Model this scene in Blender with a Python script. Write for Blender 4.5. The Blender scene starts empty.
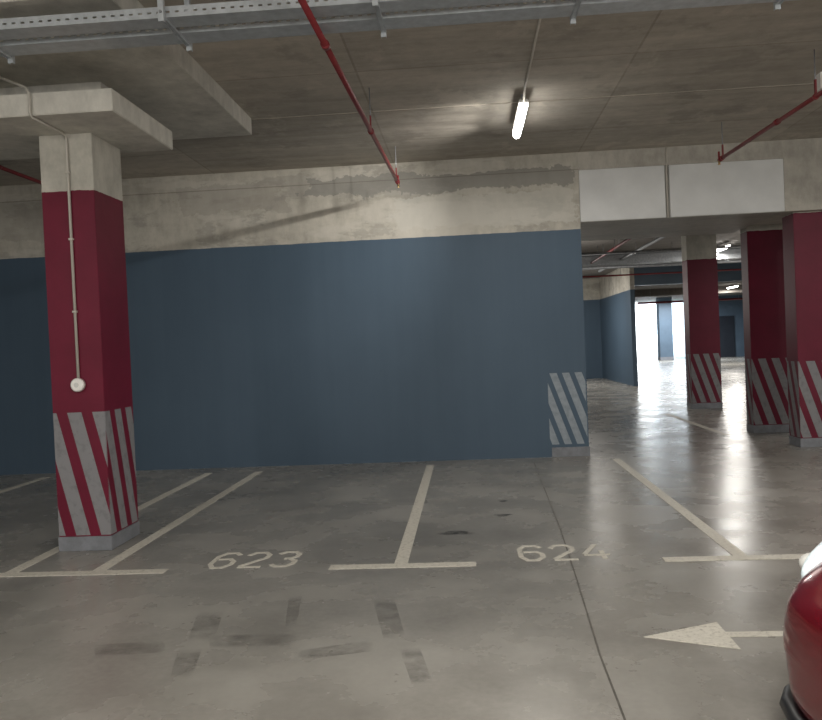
import bpy, bmesh, math, random
from mathutils import Vector, Matrix
random.seed(4)
S = bpy.context.scene
C = S.collection
S.view_settings.view_transform = 'Standard'
# ---------------------------------------------------------------- camera
F = 800.0; CH = 1.6
PSI, TH, RO = math.radians(4.05), math.radians(1.05), math.radians(2.45)
r0 = Vector((math.cos(PSI), math.sin(PSI), 0))
fw = Vector((-math.sin(PSI)*math.cos(TH), math.cos(PSI)*math.cos(TH), -math.sin(TH)))
u0 = r0.cross(fw)
up = u0*math.cos(RO) + r0*math.sin(RO)
rt = r0*math.cos(RO) - u0*math.sin(RO)
cd = bpy.data.cameras.new('camera'); cam = bpy.data.objects.new('camera', cd); C.objects.link(cam)
M = Matrix((rt, up, -fw)).transposed().to_4x4(); M.translation = Vector((0, 0, CH))
cam.matrix_world = M
cd.sensor_fit = 'HORIZONTAL'; cd.sensor_width = 36; cd.lens = 36*F/822
cd.clip_start = 0.05; cd.clip_end = 300
S.camera = cam
def fl(x, y, z=0.0):
    d = fw*F + rt*(x-411) + up*(360-y)
    return Vector((0, 0, CH)) + d*((z-CH)/d.z)

# ---------------------------------------------------------------- node helpers
class NT:
    def __init__(s, name):
        s.m = bpy.data.materials.new(name); s.m.use_nodes = True
        s.t = s.m.node_tree; s.b = s.t.nodes['Principled BSDF']; s.out = s.t.nodes['Material Output']
        s._tc = None
    def n(s, t, **k):
        q = s.t.nodes.new(t)
        for a, b in k.items(): setattr(q, a, b)
        return q
    def l(s, a, b): s.t.links.new(a, b)
    def tc(s):
        if not s._tc: s._tc = s.n('ShaderNodeTexCoord').outputs['Object']
        return s._tc
    def math(s, op, a, b=None, c=None):
        q = s.n('ShaderNodeMath', operation=op)
        for i, v in enumerate((a, b, c)):
            if v is None: continue
            if isinstance(v, (int, float)): q.inputs[i].default_value = v
            else: s.l(v, q.inputs[i])
        return q.outputs[0]
    def noise(s, scale, detail=5, rough=.6, stretch=(1, 1, 1), off=(0, 0, 0)):
        mp = s.n('ShaderNodeMapping'); mp.inputs['Scale'].default_value = stretch; mp.inputs['Location'].default_value = off
        s.l(s.tc(), mp.inputs['Vector'])
        q = s.n('ShaderNodeTexNoise'); q.inputs['Scale'].default_value = scale
        q.inputs['Detail'].default_value = detail; q.inputs['Roughness'].default_value = rough
        s.l(mp.outputs[0], q.inputs['Vector']); return q.outputs['Fac']
    def ramp(s, f, stops):
        q = s.n('ShaderNodeValToRGB'); e = q.color_ramp.elements
        e[0].position = stops[0][0]; e[0].color = (*stops[0][1], 1)
        e[1].position = stops[-1][0]; e[1].color = (*stops[-1][1], 1)
        for p, c in stops[1:-1]: z = e.new(p); z.color = (*c, 1)
        s.l(f, q.inputs[0]); return q.outputs[0]
    def mix(s, f, a, b, mode='MIX'):
        q = s.n('ShaderNodeMix', data_type='RGBA', blend_type=mode)
        for i, v in ((0, f), (6, a), (7, b)):
            if isinstance(v, (int, float)): q.inputs[i].default_value = v
            elif isinstance(v, tuple): q.inputs[i].default_value = (*v, 1)
            else: s.l(v, q.inputs[i])
        return q.outputs[2]
    def col(s, c):
        if isinstance(c, tuple): s.b.inputs['Base Color'].default_value = (*c, 1)
        else: s.l(c, s.b.inputs['Base Color'])
    def rough(s, r):
        if isinstance(r, (int, float)): s.b.inputs['Roughness'].default_value = r
        else: s.l(r, s.b.inputs['Roughness'])
    def bump(s, h, st=.2, dist=.01):
        q = s.n('ShaderNodeBump'); q.inputs['Strength'].default_value = st; q.inputs['Distance'].default_value = dist
        s.l(h, q.inputs['Height']); s.l(q.outputs[0], s.b.inputs['Normal'])
    def soft(s, v, lo, hi, amp=1.0):
        k = s.n('ShaderNodeMapRange', interpolation_type='SMOOTHSTEP'); k.inputs['From Min'].default_value = lo; k.inputs['From Max'].default_value = hi; k.inputs['To Max'].default_value = amp
        s.l(v, k.inputs[0]); return k.outputs[0]
    def xyz(s, src=None):
        q = s.n('ShaderNodeSeparateXYZ'); s.l(src if src is not None else s.tc(), q.inputs[0]); return q.outputs

def simple(name, c, rough=.5, metal=0, var=.15, scale=6, bump=0, emit=0):
    t = NT(name); f = t.noise(scale)
    lo = tuple(v*(1-var) for v in c); hi = tuple(min(1, v*(1+var)) for v in c)
    t.col(t.ramp(f, [(.3, lo), (.7, hi)])); t.rough(rough); t.b.inputs['Metallic'].default_value = metal
    if bump: t.bump(t.noise(scale*8), bump, .004)
    if emit:
        t.b.inputs['Emission Color'].default_value = (*c, 1); t.b.inputs['Emission Strength'].default_value = emit
    return t.m

def concrete_color(t, base=(.36, .32, .245), s=(.5, 1, 1)):
    a = t.noise(1.3, 8, .65, s); b = t.noise(7, 8, .7, (1, 1, .5))
    lo = tuple(v*.55 for v in base); hi = tuple(min(1, v*1.25) for v in base)
    c1 = t.ramp(a, [(.3, lo), (.5, base), (.68, hi)])
    return t.mix(.5, c1, t.ramp(b, [(.3, lo), (.7, hi)]))
def concrete(name, base, s=(.5, 1, 1), rough=.8):
    t = NT(name); t.col(concrete_color(t, base, s)); t.rough(rough); t.bump(t.noise(9, 8, .7), .35, .01); return t.m

def stripes(t, u, z, per, ph, z0, z1, k=.33, duty=.5):
    s = t.math('ADD', u, t.math('MULTIPLY', z, k))
    fr = t.math('FRACT', t.math('ADD', t.math('DIVIDE', s, per), ph))
    a = t.math('LESS_THAN', fr, duty)
    a = t.math('MULTIPLY', a, t.math('GREATER_THAN', z, z0))
    return t.math('MULTIPLY', a, t.math('LESS_THAN', z, z1))

def column_mat(name, per=.215, ph=.2, paint_top=3.0, k=.235, gain=1.0, sg=1.0):
    t = NT(name); x, y, z = t.xyz()
    g = t.n('ShaderNodeNewGeometry'); tr = t.n('ShaderNodeVectorTransform', vector_type='NORMAL', convert_from='WORLD', convert_to='OBJECT')
    t.l(g.outputs['Normal'], tr.inputs[0]); nx = t.xyz(tr.outputs[0])[0]
    side = t.math('GREATER_THAN', t.math('ABSOLUTE', nx), .5)
    ys = t.math('MULTIPLY', y, t.math('SIGN', nx))
    u = t.math('ADD', t.math('MULTIPLY', side, ys), t.math('MULTIPLY', t.math('SUBTRACT', 1, side), x))
    m = stripes(t, u, z, per, ph, .13, 1.16, k, .57)
    red = t.ramp(t.noise(2.5, 6), [(.3, tuple(v*gain for v in (.105, .004, .018))), (.7, tuple(v*gain for v in (.145, .007, .027)))])
    wh = t.ramp(t.noise(14, 6), [(.25, tuple(v*sg for v in (.140, .139, .145))), (.5, tuple(v*sg for v in (.205, .203, .21)))])
    c = t.mix(m, red, wh)
    wob = t.math('MULTIPLY', t.math('SUBTRACT', t.noise(9), .5), .03)
    top = t.math('GREATER_THAN', t.math('ADD', z, wob), paint_top)
    c = t.mix(top, c, concrete_color(t, (.47, .45, .395)))
    t.col(c); t.rough(t.math('ADD', .5, t.math('MULTIPLY', top, .3)))
    t.b.inputs['Specular IOR Level'].default_value = .28
    t.bump(t.noise(10, 8, .7), .15, .006); return t.m

def wall_mat():
    t = NT('blue_painted_wall'); x, y, z = t.xyz()
    blue = t.mix(.5, t.ramp(t.noise(.6, 5), [(.3, (.050, .080, .116)), (.7, (.070, .107, .150))]),
                 t.ramp(t.noise(3.5, 6, .6, (2.2, 1, .08)), [(.3, (.055, .087, .124)), (.7, (.066, .102, .143))]))
    m = stripes(t, x, z, .168, .1, .17, 1.14, k=.35, duty=.58)
    m = t.math('MULTIPLY', m, t.math('GREATER_THAN', x, 1.07)); m = t.math('MULTIPLY', m, t.math('LESS_THAN', x, 1.575))
    c = t.mix(m, blue, t.ramp(t.noise(14, 6), [(.3, (.19, .222, .25)), (.6, (.26, .295, .325))]))
    wob = t.math('MULTIPLY', t.math('SUBTRACT', t.noise(4), .5), .02)
    top = t.math('GREATER_THAN', t.math('ADD', z, wob), 3.07)
    cc = concrete_color(t, (.435, .41, .355), (.35, 1, 1.6))
    n1 = t.noise(1.1, 9, .62, (.4, 1, 1.5), (7, 0, 2))
    cc = t.mix(t.soft(n1, .53, .57, .4), cc, (.54, .515, .46))
    n3 = t.noise(1.7, 10, .7, (.6, 1, 1.3), (2, 0, 8))
    cc = t.mix(t.soft(n3, .54, .59, .45), cc, (.25, .24, .215))
    def patch(x0, x1, z0, z1, f, colr, off, amp=.5):
        nonlocal cc
        xx = t.math('ADD', x, t.math('MULTIPLY', t.math('SUBTRACT', t.noise(2.2, 8, .7, (1, 1, 1), off), .5), amp*2))
        zz = t.math('ADD', z, t.math('MULTIPLY', t.math('SUBTRACT', t.noise(2.6, 8, .7, (1, 1, 1), (off[1], 0, off[0])), .5), amp*.8))
        k = t.math('MULTIPLY', t.math('MULTIPLY', t.math('GREATER_THAN', xx, x0), t.math('LESS_THAN', xx, x1)), t.math('MULTIPLY', t.math('GREATER_THAN', zz, z0), t.math('LESS_THAN', zz, z1)))
        cc = t.mix(t.math('MULTIPLY', k, f), cc, colr)
    patch(-2.2, 1.4, 3.68, 3.92, .75, (.23, .225, .205), (3, 1, 0))
    patch(-.9, 1.55, 3.20, 3.62, .5, (.53, .515, .465), (8, 4, 0))
    patch(-3.9, -2.4, 3.55, 3.95, .45, (.30, .28, .245), (1, 9, 0))
    patch(-6.6, -5.4, 3.3, 3.9, .4, (.30, .28, .245), (5, 2, 0))
    ln = t.math('LESS_THAN', t.math('ABSOLUTE', t.math('SUBTRACT', z, 3.87)), .006)
    cc = t.mix(t.math('MULTIPLY', ln, .5), cc, (.14, .12, .10))
    c = t.mix(top, c, cc)
    t.b.inputs['Specular IOR Level'].default_value = .3
    t.col(c); t.rough(t.math('ADD', .55, t.math('MULTIPLY', top, .3))); t.bump(t.noise(6, 8, .7), .2, .008); return t.m

def ceil_mat(name, base=(.46, .42, .36)):
    t = NT(name)
    br = t.n('ShaderNodeTexBrick'); br.offset = 0.0
    br.inputs['Scale'].default_value = 1; br.inputs['Brick Width'].default_value = 2.5; br.inputs['Row Height'].default_value = 1.25
    br.inputs['Mortar Size'].default_value = .012; br.inputs['Mortar Smooth'].default_value = .3
    br.inputs['Color1'].default_value = (.80, .80, .80, 1); br.inputs['Color2'].default_value = (1.1, 1.1, 1.1, 1); br.inputs['Mortar'].default_value = (.62, .60, .57, 1)
    mp = t.n('ShaderNodeMapping'); mp.inputs['Location'].default_value = (.9, .24, 0); t.l(t.tc(), mp.inputs[0]); t.l(mp.outputs[0], br.inputs['Vector'])
    c = t.mix(1.0, concrete_color(t, base, (.6, .6, 1)), br.outputs['Color'], 'MULTIPLY')
    c = t.mix(.42, c, t.ramp(t.noise(1.6, 9, .74, (.3, 2.2, 1), (2, 2, 0)), [(.32, tuple(v*.45 for v in base)), (.68, tuple(v*1.25 for v in base))]))
    c = t.mix(t.soft(t.noise(1.0, 9, .68, (1, 1, 1), (5, 5, 0)), .55, .62, .34), c, tuple(v*.42 for v in base))
    c = t.mix(t.soft(t.noise(1.4, 9, .68, (1, .6, 1), (9, 1, 0)), .57, .64, .35), c, tuple(v*1.3 for v in base))
    t.col(c); t.rough(.8); t.bump(t.noise(5, 8, .7), .3, .012); return t.m

def floor_mat():
    t = NT('polished_concrete_floor')
    a = t.noise(.45, 7, .55); b = t.noise(1.5, 7, .58, (1, 1, 1), (3, 1, 0)); d = t.noise(26, 4, .6); e = t.noise(.7, 6, .56, (1, 1, 1), (11, 3, 0))
    c = t.ramp(a, [(.32, (.188, .178, .158)), (.5, (.262, .250, .225)), (.66, (.345, .332, .302))])
    c = t.mix(.45, c, t.ramp(b, [(.30, (.140, .131, .115)), (.50, (.255, .243, .219)), (.70, (.39, .378, .348))]))
    c = t.mix(.15, c, t.ramp(d, [(.3, (.11, .104, .092)), (.7, (.33, .318, .29))]))
    c = t.mix(t.soft(e, .47, .66, .45), c, (.125, .117, .103))
    t.col(c)
    t.rough(t.math('ADD', .12, t.math('MULTIPLY', b, .30)))
    t.bump(t.noise(3, 5, .6), .05, .01); return t.m

def paint_mat():
    t = NT('worn_white_floor_paint')
    f = t.noise(34, 8, .75)
    t.col(t.ramp(f, [(.36, (.27, .25, .215)), (.46, (.52, .495, .43)), (.7, (.63, .605, .535))])); t.rough(.5); return t.m
def faint_mat(name, c, alpha, scale=9, soft=5):
    t = NT(name); t.col(c); t.rough(.3)
    g = t.n('ShaderNodeTexCoord').outputs['Generated']; x, y, z = t.xyz(g)
    def edge(v): return t.math('MINIMUM', 1.0, t.math('MULTIPLY', t.math('MINIMUM', v, t.math('SUBTRACT', 1, v)), soft))
    f = t.math('MULTIPLY', t.math('SUBTRACT', t.noise(scale, 8, .75), .34), 2.6)
    f = t.math('MULTIPLY', t.math('MULTIPLY', f, edge(x)), t.math('MULTIPLY', edge(y), alpha))
    q = t.n('ShaderNodeClamp'); t.l(f, q.inputs[0]); q.inputs['Max'].default_value = alpha
    t.l(q.outputs[0], t.b.inputs['Alpha']); return t.m

MT = {}
MT['wall'] = wall_mat(); MT['floor'] = floor_mat(); MT['ceil'] = ceil_mat('ceiling_concrete')
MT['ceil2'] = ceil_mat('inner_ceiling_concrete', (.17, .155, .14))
MT['cap'] = concrete('pale_cast_concrete', (.55, .53, .475), (1, 1, 1))
MT['beam'] = concrete('beam_concrete', (.43, .405, .355), (.4, 1, 1))
MT['lintel'] = concrete('lintel_concrete', (.38, .365, .33), (.4, 1, 1), .6)
MT['column'] = column_mat('crimson_column_paint')
MT['column2'] = column_mat('crimson_column_paint_inner', .205, .4, 3.15, .33, .88, .95)
MT['base'] = simple('grey_base_paint', (.17, .178, .195), .5, 0, .2, 12)
MT['white'] = simple('white_wall_paint', (.60, .605, .595), .7, 0, .06, 3)
MT['galv'] = simple('galvanised_steel', (.46, .49, .51), .42, .35, .15, 14)
MT['galvd'] = simple('dull_steel', (.28, .29, .30), .5, .5, .2, 20)
MT['red'] = simple('red_pipe_paint', (.18, .016, .02), .45, 0, .2, 12)
MT['conduit'] = simple('pale_plastic_conduit', (.44, .415, .365), .5, 0, .08, 10)
MT['wplastic'] = simple('white_plastic', (.78, .76, .72), .4, 0, .04, 10)
MT['paint'] = paint_mat()
MT['tyre'] = faint_mat('tyre_rub', (.06, .055, .048), .20, 7, 5)
MT['stain'] = faint_mat('oil_stain', (.015, .013, .012), .6, 14, 4)
MT['lamp'] = simple('lit_diffuser', (1, .97, .91), .5, 0, 0, 3, 0, 18)
MT['lampfar'] = simple('lit_diffuser_inner', (1, .98, .94), .5, 0, 0, 3, 0, 14)
MT['housing'] = simple('fixture_housing', (.6, .6, .57), .5, 0, .05, 10)
MT['joint'] = simple('joint_sealant', (.09, .083, .072), .7, 0, .3, 20)
MT['blue'] = simple('blue_paint_inner', (.075, .112, .155), .5, 0, .12, 1.5)
MT['paleblue'] = simple('pale_blue_paint', (.34, .41, .46), .6, 0, .05, 1.5)
MT['dark'] = simple('dark_door_paint', (.015, .02, .03), .5, 0, .1, 3)
MT['brass'] = simple('brass', (.5, .35, .15), .3, .9, .1, 20)
MT['carred'] = simple('car_red_lacquer', (.17, .004, .010), .12, .25, .05, 3)
MT['glass'] = simple('car_dark_glass', (.01, .012, .014), .05, 0, .05, 3)
MT['rubber'] = simple('rubber', (.012, .012, .012), .7, 0, .1, 10)
MT['lens'] = simple('headlamp_lens', (.62, .70, .73), .08, 0, .35, 30, 0, .28)  # faint emission stands in for glare reflected by the lens
MT['trimblack'] = simple('black_trim', (.012, .012, .013), .4, 0, .1, 10)

# ---------------------------------------------------------------- mesh helpers
class MB:
    def __init__(s): s.b = bmesh.new()
    def box(s, a, b, bev=0):
        a, b = Vector(a), Vector(b)
        r = bmesh.ops.create_cube(s.b, size=1)['verts']
        c = (a+b)/2; d = b-a
        for v in r: v.co = Vector((v.co.x*d.x, v.co.y*d.y, v.co.z*d.z)) + c
        if bev:
            es = {e for v in r for e in v.link_edges}
            bmesh.ops.bevel(s.b, geom=list(es), offset=bev, segments=2, affect='EDGES')
        return s
    def tube(s, pts, r, seg=12, cap=True):
        pts = [Vector(p) for p in pts]; rings = []
        n = len(pts)
        for i, p in enumerate(pts):
            t = ((pts[min(i+1, n-1)]-p).normalized() + (p-pts[max(i-1, 0)]).normalized()).normalized()
            a = Vector((0, 0, 1)) if abs(t.z) < .9 else Vector((1, 0, 0))
            x = t.cross(a).normalized(); y = t.cross(x).normalized()
            rr = r[i] if isinstance(r, (list, tuple)) else r
            rings.append([s.b.verts.new(p + x*rr*math.cos(2*math.pi*k/seg) + y*rr*math.sin(2*math.pi*k/seg)) for k in range(seg)])
        for q in range(n-1):
            for k in range(seg):
                f = s.b.faces.new((rings[q][k], rings[q][(k+1) % seg], rings[q+1][(k+1) % seg], rings[q+1][k])); f.smooth = True
        if cap:
            s.b.faces.new(rings[0]); s.b.faces.new(list(reversed(rings[-1])))
        return s
    def poly(s, pts, z0, z1):
        lo = [s.b.verts.new((p[0], p[1], z0)) for p in pts]; hi = [s.b.verts.new((p[0], p[1], z1)) for p in pts]
        n = len(pts); s.b.faces.new(hi); s.b.faces.new(list(reversed(lo)))
        for k in range(n): s.b.faces.new((lo[k], lo[(k+1) % n], hi[(k+1) % n], hi[k]))
        return s
    def ribbon(s, pts, w, z0, z1):
        # one continuous mitred strip, so no two faces lie on top of each other
        P = [Vector(p[:2]) for p in pts]; n = len(P); L = []; R = []
        for i in range(n):
            t0 = (P[i]-P[i-1]).normalized() if i else None
            t1 = (P[i+1]-P[i]).normalized() if i < n-1 else None
            if t0 is None: t0 = t1
            if t1 is None: t1 = t0
            n0 = Vector((-t0.y, t0.x)); n1 = Vector((-t1.y, t1.x)); m = (n0+n1)
            m = m.normalized() if m.length > 1e-4 else n0
            k = min(1.6, 1/max(.3, m.dot(n0))); L.append(P[i]+m*w/2*k); R.append(P[i]-m*w/2*k)
        for i in range(n-1): s.poly([R[i], R[i+1], L[i+1], L[i]], z0, z1)
        return s
    def make(s, name, m, parent=None, smooth=False, loc=None):
        bmesh.ops.recalc_face_normals(s.b, faces=s.b.faces)
        me = bpy.data.meshes.new(name)
        s.b.to_mesh(me); s.b.free(); me.materials.append(m)
        if smooth:
            for p in me.polygons: p.use_smooth = True
        o = bpy.data.objects.new(name, me); C.objects.link(o)
        if parent: o.parent = parent
        if loc: o.location = loc
        return o
def tag(o, label, cat, group=None):
    o['label'] = label; o['category'] = cat
    if group: o['group'] = group
    return o
def thing(name, label, cat, loc=(0, 0, 0), rz=0, group=None):
    o = bpy.data.objects.new(name, None); C.objects.link(o); o.location = loc; o.rotation_euler = (0, 0, rz); o.empty_display_size = .2
    return tag(o, label, cat, group)
def struct(o, label=None):
    o['kind'] = 'structure'
    if label: o['label'] = label
    return o
def copy_tree(o, parent=None):
    c = o.copy(); C.objects.link(c)
    if parent: c.parent = parent
    for ch in list(o.children): copy_tree(ch, c)
    return c

YW = 10.95; XE = 1.59; ZC = 4.10
XL, XR = -13.0, 24.0
# ---------------------------------------------------------------- setting
struct(MB().box((XL, -6, -.2), (XR, 60, 0)).make('floor', MT['floor']), 'worn polished concrete garage floor')
struct(MB().box((XL, -6, ZC), (XR, YW, 4.4)).make('ceiling', MT['ceil']), 'brown concrete ceiling slab above the parking bays')
struct(MB().box((-2.2, 8.495, ZC-.008), (XR, 8.52, ZC), .003).make('trim_5', MT['ceil']), 'formwork ridge across the ceiling')
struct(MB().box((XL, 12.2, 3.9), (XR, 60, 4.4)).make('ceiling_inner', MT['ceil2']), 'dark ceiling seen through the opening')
struct(MB().box((XL, YW, 0), (XE, YW+.3, ZC)).make('wall_back', MT['wall']), 'long slate blue wall with a bare concrete band on top')
struct(MB().box((XE, YW, 3.86), (XR, 12.2, 4.4)).make('wall_beam', MT['beam']), 'concrete beam over the opening')
struct(MB().box((XE, YW+.04, 3.16), (4.27, 13.1, 3.86)).make('wall_header', MT['lintel']), 'concrete lintel above the opening')
struct(MB().box((4.27, YW, 3.16), (XR, 12.2, 3.86)).make('wall_beam_right', MT['beam']), 'bare concrete beam above the right hand column')
struct(MB().box((1.595, YW, 3.165), (2.725, YW+.04, 3.858), .004).make('trim_1', MT['white']), 'left white panel above the opening')
struct(MB().box((2.785, YW, 3.165), (4.268, YW+.04, 3.858), .004).make('trim_2', MT['white']), 'right white panel above the opening')
struct(MB().box((1.09, YW-.012, 0), (XE+.012, YW, .13), .003).make('baseboard_back', MT['base']), 'grey painted base at the end of the blue wall')
struct(MB().box((XL-.3, -6, 0), (XL, 60, 4.4)).make('wall_left', MT['blue']))
struct(MB().box((XR, -6, 0), (XR+.3, 60, 4.4)).make('wall_right', MT['blue']))
# stepped column head
struct(MB().box((-7.5, 5.0, 3.92), (-2.20, 8.47, ZC), .004).make('ceiling_drop_panel', MT['cap']), 'pale concrete drop panel under the ceiling above the left column')
struct(MB().box((-7.0, 5.91, 3.47), (-2.595, 7.16, 3.64), .006).make('ceiling_capital', MT['cap']), 'lower concrete capital slab resting on the left column')
struct(MB().box((-6.6, 6.55, 3.64), (-2.97, 7.06, 3.92), .004).make('ceiling_capital_neck', MT['cap']), 'concrete neck between capital and drop panel')
# joint in the floor
jp = [fl(533, 460), fl(560, 528), fl(577, 580), fl(600, 655), fl(625, 720), Vector((.5, 2.2, 0)), Vector((.42, 0, 0))]
struct(MB().ribbon(jp, .010, 0.0, .0012).make('trim_3', MT['joint']), 'dark expansion joint running across the floor')

# ---------------------------------------------------------------- columns
def column(cx, cy, w, d, h, label, m, group=None):
    t = thing('column', label, 'column', (cx, cy, 0), 0, group)
    MB().box((-w/2, -d/2, .12), (w/2, d/2, h), .004).make('shaft', m, t)
    MB().box((-w/2-.006, -d/2-.006, 0), (w/2+.006, d/2+.006, .12), .004).make('base', MT['base'], t)
    return t
column(-3.25, 6.73, .45, .56, 3.47, 'nearest crimson column with grey stripes and a round white box on its front', MT['column'])
column(4.43+.36, 11.1+.19, .72, .38, 3.16, 'crimson striped column at the right edge of the photo beside the white lintel', MT['column2'])
column(4.41+.36, 12.82+.15, .72, .30, 3.9, 'dark crimson striped column just behind the rightmost column', MT['column2'])
column(4.70+.30, 17.25+.2, .62, .40, 3.9, 'farthest crimson striped column standing alone in the bright opening', MT['column2'])

# ---------------------------------------------------------------- floor paint
ZP = .003; LW = .1; YT = 5.77
def bar(mb, x0, x1, y0, y1): return mb.poly([(x0, y0), (x1, y0), (x1, y1), (x0, y1)], 0, ZP)
def tee(x, x0, x1, label, yend=10.6):
    m = MB(); bar(m, x0, x1, YT-.055, YT+.055); bar(m, x-LW/2, x+LW/2, YT+.055, yend)
    return tag(m.make('bay_line', MT['paint']), label, 'floor marking', 'white bay lines')
tee(-.55, -1.07, .0, 'white T-shaped bay line between the two stencilled bay numbers')
tee(1.88, 1.33, 2.42, 'white T-shaped bay line to the right of the bay numbers, ending by the wall corner')
m = MB(); bar(m, -4.0, -2.30, YT-.055, YT+.055); bar(m, -2.89, -2.79, YT+.055, 10.5); bar(m, -3.58, -3.48, YT+.055, 10.5)
tag(m.make('bay_line', MT['paint']), 'double white bay line passing either side of the nearest crimson column', 'floor marking', 'white bay lines')
tee(-5.85, -6.4, -5.3, 'white bay line at the far left edge by the blue wall')
tee(6.9, 6.35, 7.45, 'white bay line right of the striped columns')
m = MB(); bar(m, 3.9, 4.0, 12.68, 16.4)
tag(m.make('bay_line', MT['paint']), 'thin white line on the floor inside the opening', 'floor marking', 'white bay lines')

DG = {'6': [[(.95, .86), (.72, 1), (.3, 1), (.06, .78), (.06, .24), (.3, 0), (.7, 0), (.95, .2), (.95, .4), (.7, .58), (.2, .56)]],
      '2': [[(.05, .8), (.28, 1), (.7, 1), (.95, .82), (.93, .62), (.10, .06)], [(.05, 0), (1, 0)]],
      '3': [[(.05, .86), (.3, 1), (.7, 1), (.93, .82), (.9, .64), (.66, .53), (.42, .53)], [(.70, .47), (.95, .38), (.95, .17), (.7, 0), (.3, 0), (.05, .14)]],
      '4': [[(.66, 1), (.04, .33)], [(0, .27), (1.04, .27)], [(.76, .55), (.76, .33)], [(.76, .21), (.76, 0)]]}
def number(txt, x0, x1, y0, y1, label):
    w = (x1-x0)/3; t = thing('bay_number', label, 'floor number', ((x0+x1)/2, y0, 0))
    for i, ch in enumerate(txt):
        mb = MB(); ox = -(x1-x0)/2 + i*w + w*.1
        for st in DG[ch]: mb.ribbon([(ox + p[0]*w*.76, p[1]*(y1-y0)) for p in st], .038, 0, .003)
        mb.make('digit', MT['paint'], t)
number('623', -2.05, -1.33, 5.83, 6.24, 'stencilled bay number 623 painted in the left bay beside the striped column')
number('624', .30, 1.01, 5.83, 6.24, 'stencilled bay number 624 painted in the right bay across the floor joint')
m = MB(); m.poly([(.87, 4.29), (1.31, 4.10), (1.31, 4.49)], 0, ZP); m.poly([(1.31, 4.27), (3.2, 4.27), (3.2, 4.34), (1.31, 4.34)], 0, ZP)
tag(m.make('direction_arrow', MT['paint']), 'white painted floor arrow pointing left beside the red car', 'floor arrow')

tm = [([(198, 612), (224, 611), (214, 640), (188, 640)], 'short dark tyre rub left of the long horizontal one'),
      ([(208, 635), (296, 633), (297, 645), (210, 648)], 'long horizontal dark tyre rub in front of the left bay number'),
      ([(298, 651), (372, 640), (374, 651), (299, 660)], 'horizontal dark tyre rub right of centre of the lane'),
      ([(372, 598), (394, 598), (406, 638), (384, 640)], 'slanted dark tyre rub below the middle bay line'),
      ([(170, 678), (178, 650), (202, 649), (192, 677)], 'lowest left dark tyre rub near the bottom of the photo'),
      ([(399, 648), (420, 648), (433, 683), (412, 685)], 'dark tyre rub nearest the camera below the middle bay line'),
      ([(289, 596), (302, 595), (296, 627), (285, 628)], 'narrow faint tyre rub right of the left bay number'),
      ([(94, 645), (164, 641), (166, 652), (95, 657)], 'leftmost faint tyre rub on the lane')]
for pts, lb in tm:
    q = [fl(*p) for p in pts]
    tag(MB().poly(q, .0003, .0012).make('tyre_mark', MT['tyre']), lb, 'tyre mark', 'tyre rubs on the lane')
def blob(px, py, rx, ry, label):
    c = fl(px, py); pts = []
    for k in range(22):
        a = k*math.tau/22; r = 1+.25*math.sin(3*a+px)+.12*random.uniform(-1, 1)
        pts.append((c.x+rx*r*math.cos(a), c.y+ry*r*math.sin(a)))
    tag(MB().poly(pts, .0003, .0012).make('oil_stain', MT['stain']), label, 'stain', 'oil stains')
blob(456, 533, .16, .07, 'dark oil stain between the middle bay line and the right bay number')
blob(503, 515, .08, .06, 'small dark oil spot behind the right bay number')
blob(503, 501, .05, .05, 'tiny oil spot nearest the blue wall')

# ---------------------------------------------------------------- cable trays
def tray(y0, y1, z, label):
    t = thing('cable_tray', label, 'cable tray', (0, (y0+y1)/2, z), 0, 'galvanised cable trays')
    h = (y1-y0)/2; x0, x1 = -9, 9
    m = MB(); m.box((x0, -h, 0), (x1, h, .003)); m.make('tray_bottom', MT['galv'], t)
    for s in (-1, 1):
        m = MB(); y = s*h
        m.box((x0, y-.002, 0), (x1, y+.002, .028)); m.box((x0, y-.002, .040), (x1, y+.002, .07))
        m.box((x0, min(y, y-s*.014), .066), (x1, max(y, y-s*.014), .07))
        x = x0
        while x < x1:
            m.box((x, y-.002, .028), (x+.035, y+.002, .040)); x += .06
        m.make('side_rail', MT['galv'], t)
    for k, (yy, r) in enumerate(((-.05, .011), (-.02, .009), (0.012, .012), (.045, .01))):
        MB().tube([(x0+.1*i*5, yy+.006*math.sin(i*1.3+k), .005+r) for i in range(36)], r, 8).make('cable', MT['trimblack'], t)
    return t
tray(5.28, 5.46, 3.752, 'galvanised perforated cable tray nearer the blue wall')
tray(5.02, 5.18, 3.752, 'galvanised perforated cable tray along the very top edge of the photo')
hx = [-3.13, -1.84, -.48, .80, 2.135]
hl = ['leftmost', 'second from left', 'middle', 'second from right', 'rightmost']
hp = None
for x, n in zip(hx, hl):
    if hp is None:
        hp = t = thing('tray_hanger', '', 'bracket', (x, 5.24, 3.71), 0, 'tray hangers')
        m = MB(); m.box((-.016, -.24, .037), (.016, .235, .041)); m.box((-.016, -.24, .026), (-.013, .235, .037)); m.box((.013, -.24, .026), (.016, .235, .037)); m.make('channel', MT['galv'], t)
        for y in (-.258, .252):
            m = MB(); m.box((-.018, y-.015, 0), (.018, y-.012, .39)); m.box((-.018, y-.012, 0), (-.015, y+.015, .39)); m.box((.015, y-.012, 0), (.018, y+.015, .39)); m.make('post', MT['galv'], t)
            MB().tube([(0, y-.023, .06), (0, y-.013, .06)], .010, 6).make('bolt', MT['galvd'], t)
    else:
        t = copy_tree(hp); t.location.x = x
    t['label'] = 'steel channel hanger under the cable trays, %s of five' % n
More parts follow.
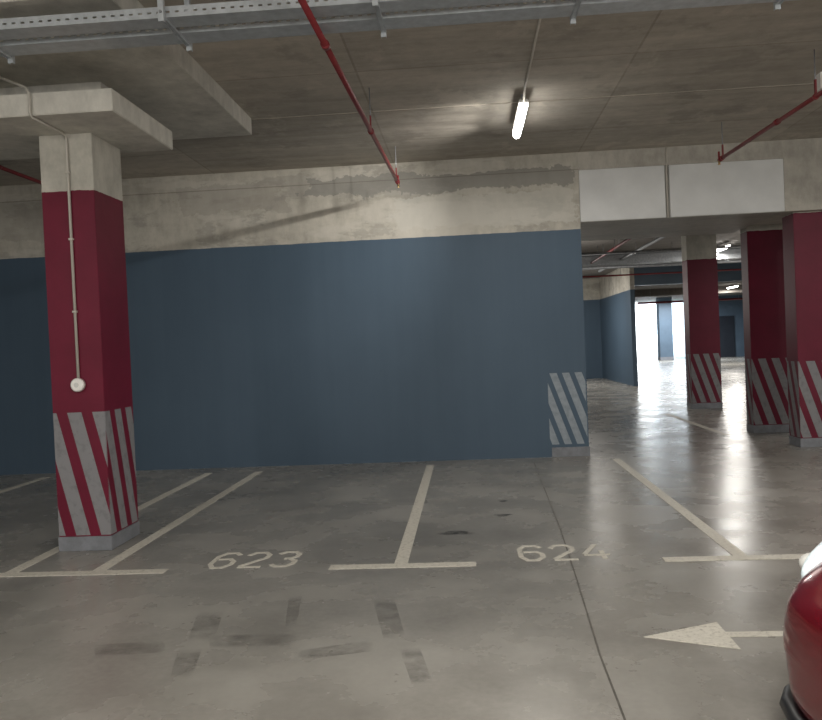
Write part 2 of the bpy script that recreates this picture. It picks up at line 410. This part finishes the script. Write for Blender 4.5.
# ---------------------------------------------------------------- sprinkler pipes
def sprinkler(p0, p1, label, hangers, r=.0215, head=True, ceil=ZC):
    p0, p1 = Vector(p0), Vector(p1)
    t = thing('sprinkler_pipe', label, 'pipe', tuple(p0), 0, 'red sprinkler pipes')
    d = p1-p0
    MB().tube([(0, 0, 0), d], r, 14).make('pipe', MT['red'], t)
    for f in (.28, .62, .985):
        c = d*f; MB().tube([c-d.normalized()*.03, c+d.normalized()*.03], r*1.4, 14).make('coupling', MT['red'], t)
    for f in hangers:
        c = d*f; hh = ceil - p0.z
        MB().tube([c+Vector((0, 0, r)), (c.x, c.y, hh)], .006, 8).make('hanger_rod', MT['galvd'], t)
        m = MB(); m.tube([c-Vector((0, .014, 0)), c+Vector((0, .014, 0))], r*1.3, 14); m.box(c+Vector((-.007, -.014, r)), c+Vector((.007, .014, r+.13))); m.make('clamp', MT['red'], t)
    if head:
        h = MB().tube([d, d+Vector((0, 0, -.035))], [.018, .014], 10).make('sprinkler_head', MT['brass'], t)
        MB().tube([d+Vector((0, 0, -.034)), d+Vector((0, 0, -.056))], [.004, .022], 12).make('deflector', MT['brass'], h)
        MB().tube([d+Vector((0, 0, .0)), d+Vector((0, 0, .10))], .012, 10).make('riser', MT['red'], t)
    return t
sprinkler((-.915, 3.6, 3.675), (-.792, 10.25, 3.68), 'long red sprinkler pipe running under the trays toward the middle of the blue wall', (.12, .62, .97))
sprinkler((3.28, 5.6, 3.675), (3.13, 9.96, 3.68), 'red sprinkler pipe at upper right ending in front of the white lintel', (.43, .97))
sprinkler((-4.88, 7.4, 3.68), (-4.87, 10.25, 3.68), 'red sprinkler pipe at the left edge disappearing behind the nearest column', (.15,), ceil=3.92)
t = thing('junction_box', 'pale junction box hanging by the red pipe at the right edge', 'junction box', (3.34, 7.56, 3.76))
MB().box((-.06, -.05, .0), (.07, .05, .15), .006).make('box', MT['wplastic'], t)
MB().tube([(0, 0, .15), (0, 0, .34)], .013, 8).make('conduit', MT['conduit'], t)

# ---------------------------------------------------------------- lights
def light(x, y, z, label, mat, L=1.45, top=ZC, group='ceiling lights'):
    t = thing('ceiling_light', label, 'ceiling light', (x, y, z), 0, group)
    MB().box((-.05, 0, .034), (.05, L, .07), .008).make('housing', MT['housing'], t)
    MB().tube([(0, .01, .012), (0, L/2, .012), (0, L-.01, .012)], [.042, .045, .042], 14).make('diffuser', mat, t)
    for yy in (.15, L-.15):
        MB().box((-.012, yy-.01, .065), (.012, yy+.01, top-z)).make('bracket', MT['galvd'], t)
    return t
light(.665, 8.1, 3.94, 'lit linear tube light hanging from the ceiling, pointing toward the wall', MT['lamp'], 1.18)
t = tag(MB().tube([(.67, 5.6, 4.085), (.67, 7.9, 4.085), (.668, 8.0, 4.07), (.665, 8.11, 3.99)], .012, 10).make('conduit', MT['conduit']), 'straight pale conduit on the ceiling feeding the lit tube light', 'conduit')
def area(x, y, z, p, sx=.2, sy=1.3, col=(1, .96, .90), rot=None):
    l = bpy.data.lights.new('lamp', 'AREA'); l.shape = 'RECTANGLE'; l.size = sx; l.size_y = sy; l.energy = p; l.color = col
    o = bpy.data.objects.new('lamp', l); C.objects.link(o); o.location = (x, y, z)
    if rot: o.rotation_euler = rot
    return o
def fill_point(x, y, z, p, r=.25, col=(1, .96, .90)):
    l = bpy.data.lights.new('fill_point', 'POINT'); l.energy = p; l.shadow_soft_size = r; l.color = col
    o = bpy.data.objects.new('fill_point', l); C.objects.link(o); o.location = (x, y, z)
area(.665, 8.69, 3.90, 38, .08, 1.1)
# the tube also throws light sideways, onto the wall
for yy in (8.25, 8.7, 9.15):
    l = bpy.data.lights.new('tube_side', 'SPOT'); l.energy = 95; l.spot_size = math.radians(84); l.spot_blend = 1; l.shadow_soft_size = .02; l.color = (1, .96, .90)
    o = bpy.data.objects.new('tube_side', l); C.objects.link(o); o.location = (.61, yy, 3.94)
    o.rotation_euler = (Vector((-3.0, YW, 2.6))-o.location).to_track_quat('-Z', 'Y').to_euler()
for x, y, p in ((.665, .8, 155), (-4.2, .8, 80), (5.2, .8, 165), (.6, -3.5, 100), (-5, -3.5, 50), (6.2, 6.6, 88)):
    n = {(.665, .8): 'tube light directly over the camera', (-4.2, .8): 'tube light over the lane on the left', (5.2, .8): 'tube light over the lane on the right', (.6, -3.5): 'tube light behind the camera', (-5, -3.5): 'tube light behind the camera on the left', (6.2, 6.6): 'tube light over the bays on the far right'}[(x, y)]
    light(x, y-.72, 3.94, n, MT['lampfar'])
    area(x, y, 3.89, p)
# added point lights without fixtures, standing in for the tubes' sideways and upward spill
fill_point(.6, -1.5, 2.9, 245); fill_point(5.5, 1.5, 2.9, 170); fill_point(-4.5, -1.0, 2.9, 95)
for i, (x, y, p) in enumerate(((6.7, 21.5, 160), (9, 30, 260), (13, 40, 320), (7.5, 14, 75), (2.6, 27.5, 150))):  # the last one is unseen, added to brighten the inner blue wall
    light(x, y-.72, 3.75, ['small bright light behind the farthest column', 'distant tube light in the inner hall', 'remotest tube light in the inner hall', 'tube light right of the rear columns', 'unseen tube light added to brighten the inner blue wall'][i], MT['lampfar'], top=3.9)
    area(x, y, 3.7, p)
fill_point(2.2, 27, 2.6, 170, .6); fill_point(2.6, 19, 2.8, 60, .8); fill_point(7, 19, 2.8, 60, .8)  # more added point lights, no fixtures, brightening the inner hall and side wall
area(12.8, 56.5, 3.0, 1700, 3, 2.4, (.93, .97, 1), (math.radians(80), 0, 0))  # unseen lamp added to flood the end wall in place of daylight
area(12, 48, 3.6, 800, 4, 3, (.93, .97, 1))  # second unseen lamp, added to brighten the far end of the hall

# ---------------------------------------------------------------- conduits
t = thing('conduit', 'pale conduit down the front of the nearest crimson column ending in a round white box', 'conduit', (-3.23, 6.438, 1.39))
MB().tube([(0, -.004, .05), (0, -.004, 2.0), (0, -.02, 2.055), (0, -.08, 2.066), (-.0, -.54, 2.066), (0, -.55, 2.10), (0, -.55, 2.24), (-.03, -.54, 2.29), (-.37, -.29, 2.47), (-.5, -.2, 2.49), (-.9, -.2, 2.49)], .012, 10).make('tube', MT['conduit'], t)
b = MB().tube([(0, .006, 0), (0, -.035, 0), (0, -.045, 0)], [.056, .056, .045], 24).make('round_box', MT['wplastic'], t)
MB().tube([(0, -.045, 0), (0, -.05, 0)], .02, 14).make('cap', MT['housing'], b)
for z in (.6, 1.2, 1.75): MB().box((-.018, -.019, z), (.018, .006, z+.016)).make('clip', MT['conduit'], t)
tag(MB().tube([(2.755, YW+.028, 3.16), (2.755, YW+.028, 3.84), (2.755, YW-.008, 3.9), (2.755, YW-.008, 4.1)], .013, 10).make('conduit', MT['conduit']), 'vertical pale conduit in the gap between the two white lintel panels', 'conduit')

# ---------------------------------------------------------------- inner hall
struct(MB().box((5.22, 25.8, 0), (5.36, 31.6, 3.9)).make('wall_inner_side', MT['wall']), 'blue wall running into the depth with a bare concrete band on top')
struct(MB().box((XL, 31.6, 0), (5.36, 31.9, 3.9)).make('wall_inner_left', MT['wall']), 'blue wall deep inside the opening')
struct(MB().box((5.36, 26.0, 3.2), (XR, 26.4, 3.9)).make('wall_inner_beam', MT['blue']), 'low dark blue beam across the inner hall')
struct(MB().box((10.5, 59, 0), (20, 59.3, 3.9)).make('wall_bright', MT['paleblue']), 'pale wall in daylight at the end of the inner hall')
struct(MB().box((11.7, 58.9, .0), (13.2, 59, 3.6), .01).make('door_2', MT['white']), 'white slab standing in for the daylit doorway at the end of the inner hall')  # solid white slab, its colour stands in for daylight filling the exit
struct(MB().box((5, 57, 0), (11.3, 57.3, 3.9)).make('wall_far_left', MT['blue']))
struct(MB().box((15.9, 52, 0), (XR, 52.3, 3.9)).make('wall_far_right', MT['blue']))
t = thing('column', 'blue column against the bright daylight at the end of the hall', 'column', (12.35, 51, 0))
MB().box((-.40, -.35, .2), (.40, .35, 3.9), .01).make('shaft', MT['blue'], t); MB().box((-.41, -.36, 0), (.41, .36, .2), .01).make('base', MT['base'], t)
struct(MB().box((15.95, 51.93, 0), (16.9, 52, 2.6), .01).make('door_1', MT['dark']), 'dark door far away between the two rear columns')
def run(p0, p1, r, m, label, cat='pipe'):
    p0, p1 = Vector(p0), Vector(p1)
    t = thing('ceiling_pipe', label, cat, tuple(p0), 0, 'pipes in the inner hall'); d = p1-p0; n = int(d.length/2.2)+1
    MB().tube([(0, 0, 0), d], r, 10).make('pipe', m, t)
    for k in range(n):
        c = d*((k+.3)/n); MB().tube([(c.x, c.y, r), (c.x, c.y, 3.9-p0.z)], .006, 6).make('hanger_rod', MT['galvd'], t)
run((1, 15.2, 3.5), (9, 15.2, 3.5), .022, MT['red'], 'nearest red pipe across the dark inner ceiling')
run((1, 18.0, 3.45), (10, 18.0, 3.45), .025, MT['galvd'], 'thin grey pipe across the dark inner ceiling')
run((1, 20.5, 3.35), (12, 20.5, 3.35), .04, MT['galvd'], 'thicker grey pipe across the dark inner ceiling')
run((2, 24, 3.4), (14, 24, 3.4), .025, MT['red'], 'farthest red pipe above the inner blue wall end')
run((8, 38, 3.1), (20, 38, 3.1), .05, MT['red'], 'very distant red pipe by the bright daylight')
run((3.45, 13.4, 3.62), (3.45, 25.6, 3.62), .03, MT['red'], 'red pipe running away along the inner ceiling')
run((4.25, 13.4, 3.68), (4.25, 25.6, 3.68), .04, MT['galvd'], 'grey pipe running away along the inner ceiling')
t = thing('ventilation_duct', 'dark ventilation duct across the inner hall ceiling', 'duct', (1, 22.0, 3.55))
MB().box((0, 0, 0), (12, .6, .25), .01).make('duct', MT['galvd'], t)
MB().box((0, .28, .25), (12, .31, .35)).make('hanger', MT['galvd'], t)
for y in (32.5, 41):
    struct(MB().box((5.4, y, 3.55), (XR, y+.5, 3.9)).make('ceiling_beam', MT['ceil2']))
for i, (x, y) in enumerate(((10.6, 30), (13.5, 38))):
    column(x, y, .6, .6, 3.9, ['crimson column far right in the inner hall', 'remote crimson column in the inner hall'][i], MT['column2'])

# ---------------------------------------------------------------- car
car = thing('car', 'red car nose with bright headlamp at the lower right corner', 'car', (1.10, 2.5, 0))
st = [(0, .50, .26, .52, .62), (.05, .62, .20, .58, .69), (.2, .76, .15, .66, .80), (.5, .85, .15, .74, .90), (1.1, .88, .18, .82, .98), (1.9, .89, .18, .86, 1.0), (3.1, .89, .2, .9, 1.02), (3.9, .85, .24, .88, 1.0), (4.2, .72, .35, .8, .92)]
b = bmesh.new(); rings = []
for s, w, zb, zs, zt in st:
    # the side has a crease below the lamps and a tuck towards the sill
    half = [(0, zb), (.8*w, zb), (.93*w, zb+.05), (.94*w, zb+.15), (1.0*w, zb+.20), (1.005*w, zs-.12), (.965*w, zs-.04), (.93*w, zs+.02), (.78*w, zs*.3+zt*.7), (0, zt)]
    ring = half + [(-y, z) for y, z in reversed(half[1:-1])]
    rings.append([b.verts.new((s, y, z)) for y, z in ring])
n = len(rings[0])
for i in range(len(rings)-1):
    for k in range(n): b.faces.new((rings[i][k], rings[i][(k+1) % n], rings[i+1][(k+1) % n], rings[i+1][k]))
b.faces.new(rings[0]); b.faces.new(list(reversed(rings[-1])))
mb = MB(); mb.b.free(); mb.b = b
body = mb.make('body', MT['carred'], car, True); sm = body.modifiers.new('s', 'SUBSURF'); sm.levels = 2; sm.render_levels = 3
def outline(k, z):
    side = [(.75, .865), (.5, .835), (.3, .79), (.17, .725), (.09, .65), (.045, .56), (.02, .40)]
    return [(s+.0, y*k, z) for s, y in side] + [(s, -y*k, z) for s, y in reversed(side)]
MB().tube(outline(.985, .20), .035, 10).make('lower_bumper', MT['trimblack'], car)
MB().tube(outline(.998, .50), .007, 6).make('bumper_seam', MT['trimblack'], car)
b = bmesh.new(); rings = []
for s, w, zt in ((1.15, .72, .97), (1.85, .70, 1.36), (2.3, .68, 1.45), (3.2, .68, 1.44), (3.7, .7, 1.25), (4.05, .72, .98)):
    half = [(0, .9), (w+.1, .9), (w+.04, (.9+zt)/2), (w-.08, zt-.02), (0, zt)]
    ring = half + [(-y, z) for y, z in reversed(half[1:-1])]
    rings.append([b.verts.new((s, y, z)) for y, z in ring])
n = len(rings[0])
for i in range(len(rings)-1):
    for k in range(n): b.faces.new((rings[i][k], rings[i][(k+1) % n], rings[i+1][(k+1) % n], rings[i+1][k]))
b.faces.new(rings[0]); b.faces.new(list(reversed(rings[-1])))
mb = MB(); mb.b.free(); mb.b = b
g = mb.make('windows', MT['glass'], car, True); g.modifiers.new('s', 'SUBSURF').render_levels = 2
MB().box((1.95, -.58, 1.40), (3.4, .58, 1.455), .02).make('roof', MT['carred'], car)
def ellip(name, c, r, m, parent, rz=0, ry=0):
    bb = bmesh.new(); bmesh.ops.create_uvsphere(bb, u_segments=24, v_segments=14, radius=1)
    R = Matrix.Rotation(rz, 3, 'Z') @ Matrix.Rotation(ry, 3, 'Y')
    for v in bb.verts: v.co = R @ Vector((v.co.x*r[0], v.co.y*r[1], v.co.z*r[2])) + Vector(c)
    q = MB(); q.b.free(); q.b = bb; return q.make(name, m, parent, True)
for s in (1, -1):
    h = ellip('headlamp', (.315, s*.745, .695), (.18, .05, .082), MT['lens'], car, -s*math.radians(-22), math.radians(-22))
    ellip('lamp_projector', (.22, s*.74, .675), (.05, .035, .04), MT['housing'], h)
MB().box((-.01, -.12, .36), (.05, .12, .45), .02).make('grille', MT['trimblack'], car)
for sx in (.85, 3.35):
    for s in (1, -1):
        w = MB().tube([(sx, s*.66, .32), (sx, s*.68, .32), (sx, s*.88, .32), (sx, s*.90, .32)], [.29, .32, .32, .29], 32).make('wheel', MT['rubber'], car)
        MB().tube([(sx, s*.895, .32), (sx, s*.91, .32)], [.2, .16], 20).make('rim', MT['galv'], w)

# ---------------------------------------------------------------- world
w = bpy.data.worlds.new('world'); S.world = w; w.use_nodes = True
w.node_tree.nodes['Background'].inputs[0].default_value = (.92, .90, .86, 1)
w.node_tree.nodes['Background'].inputs[1].default_value = 1.2
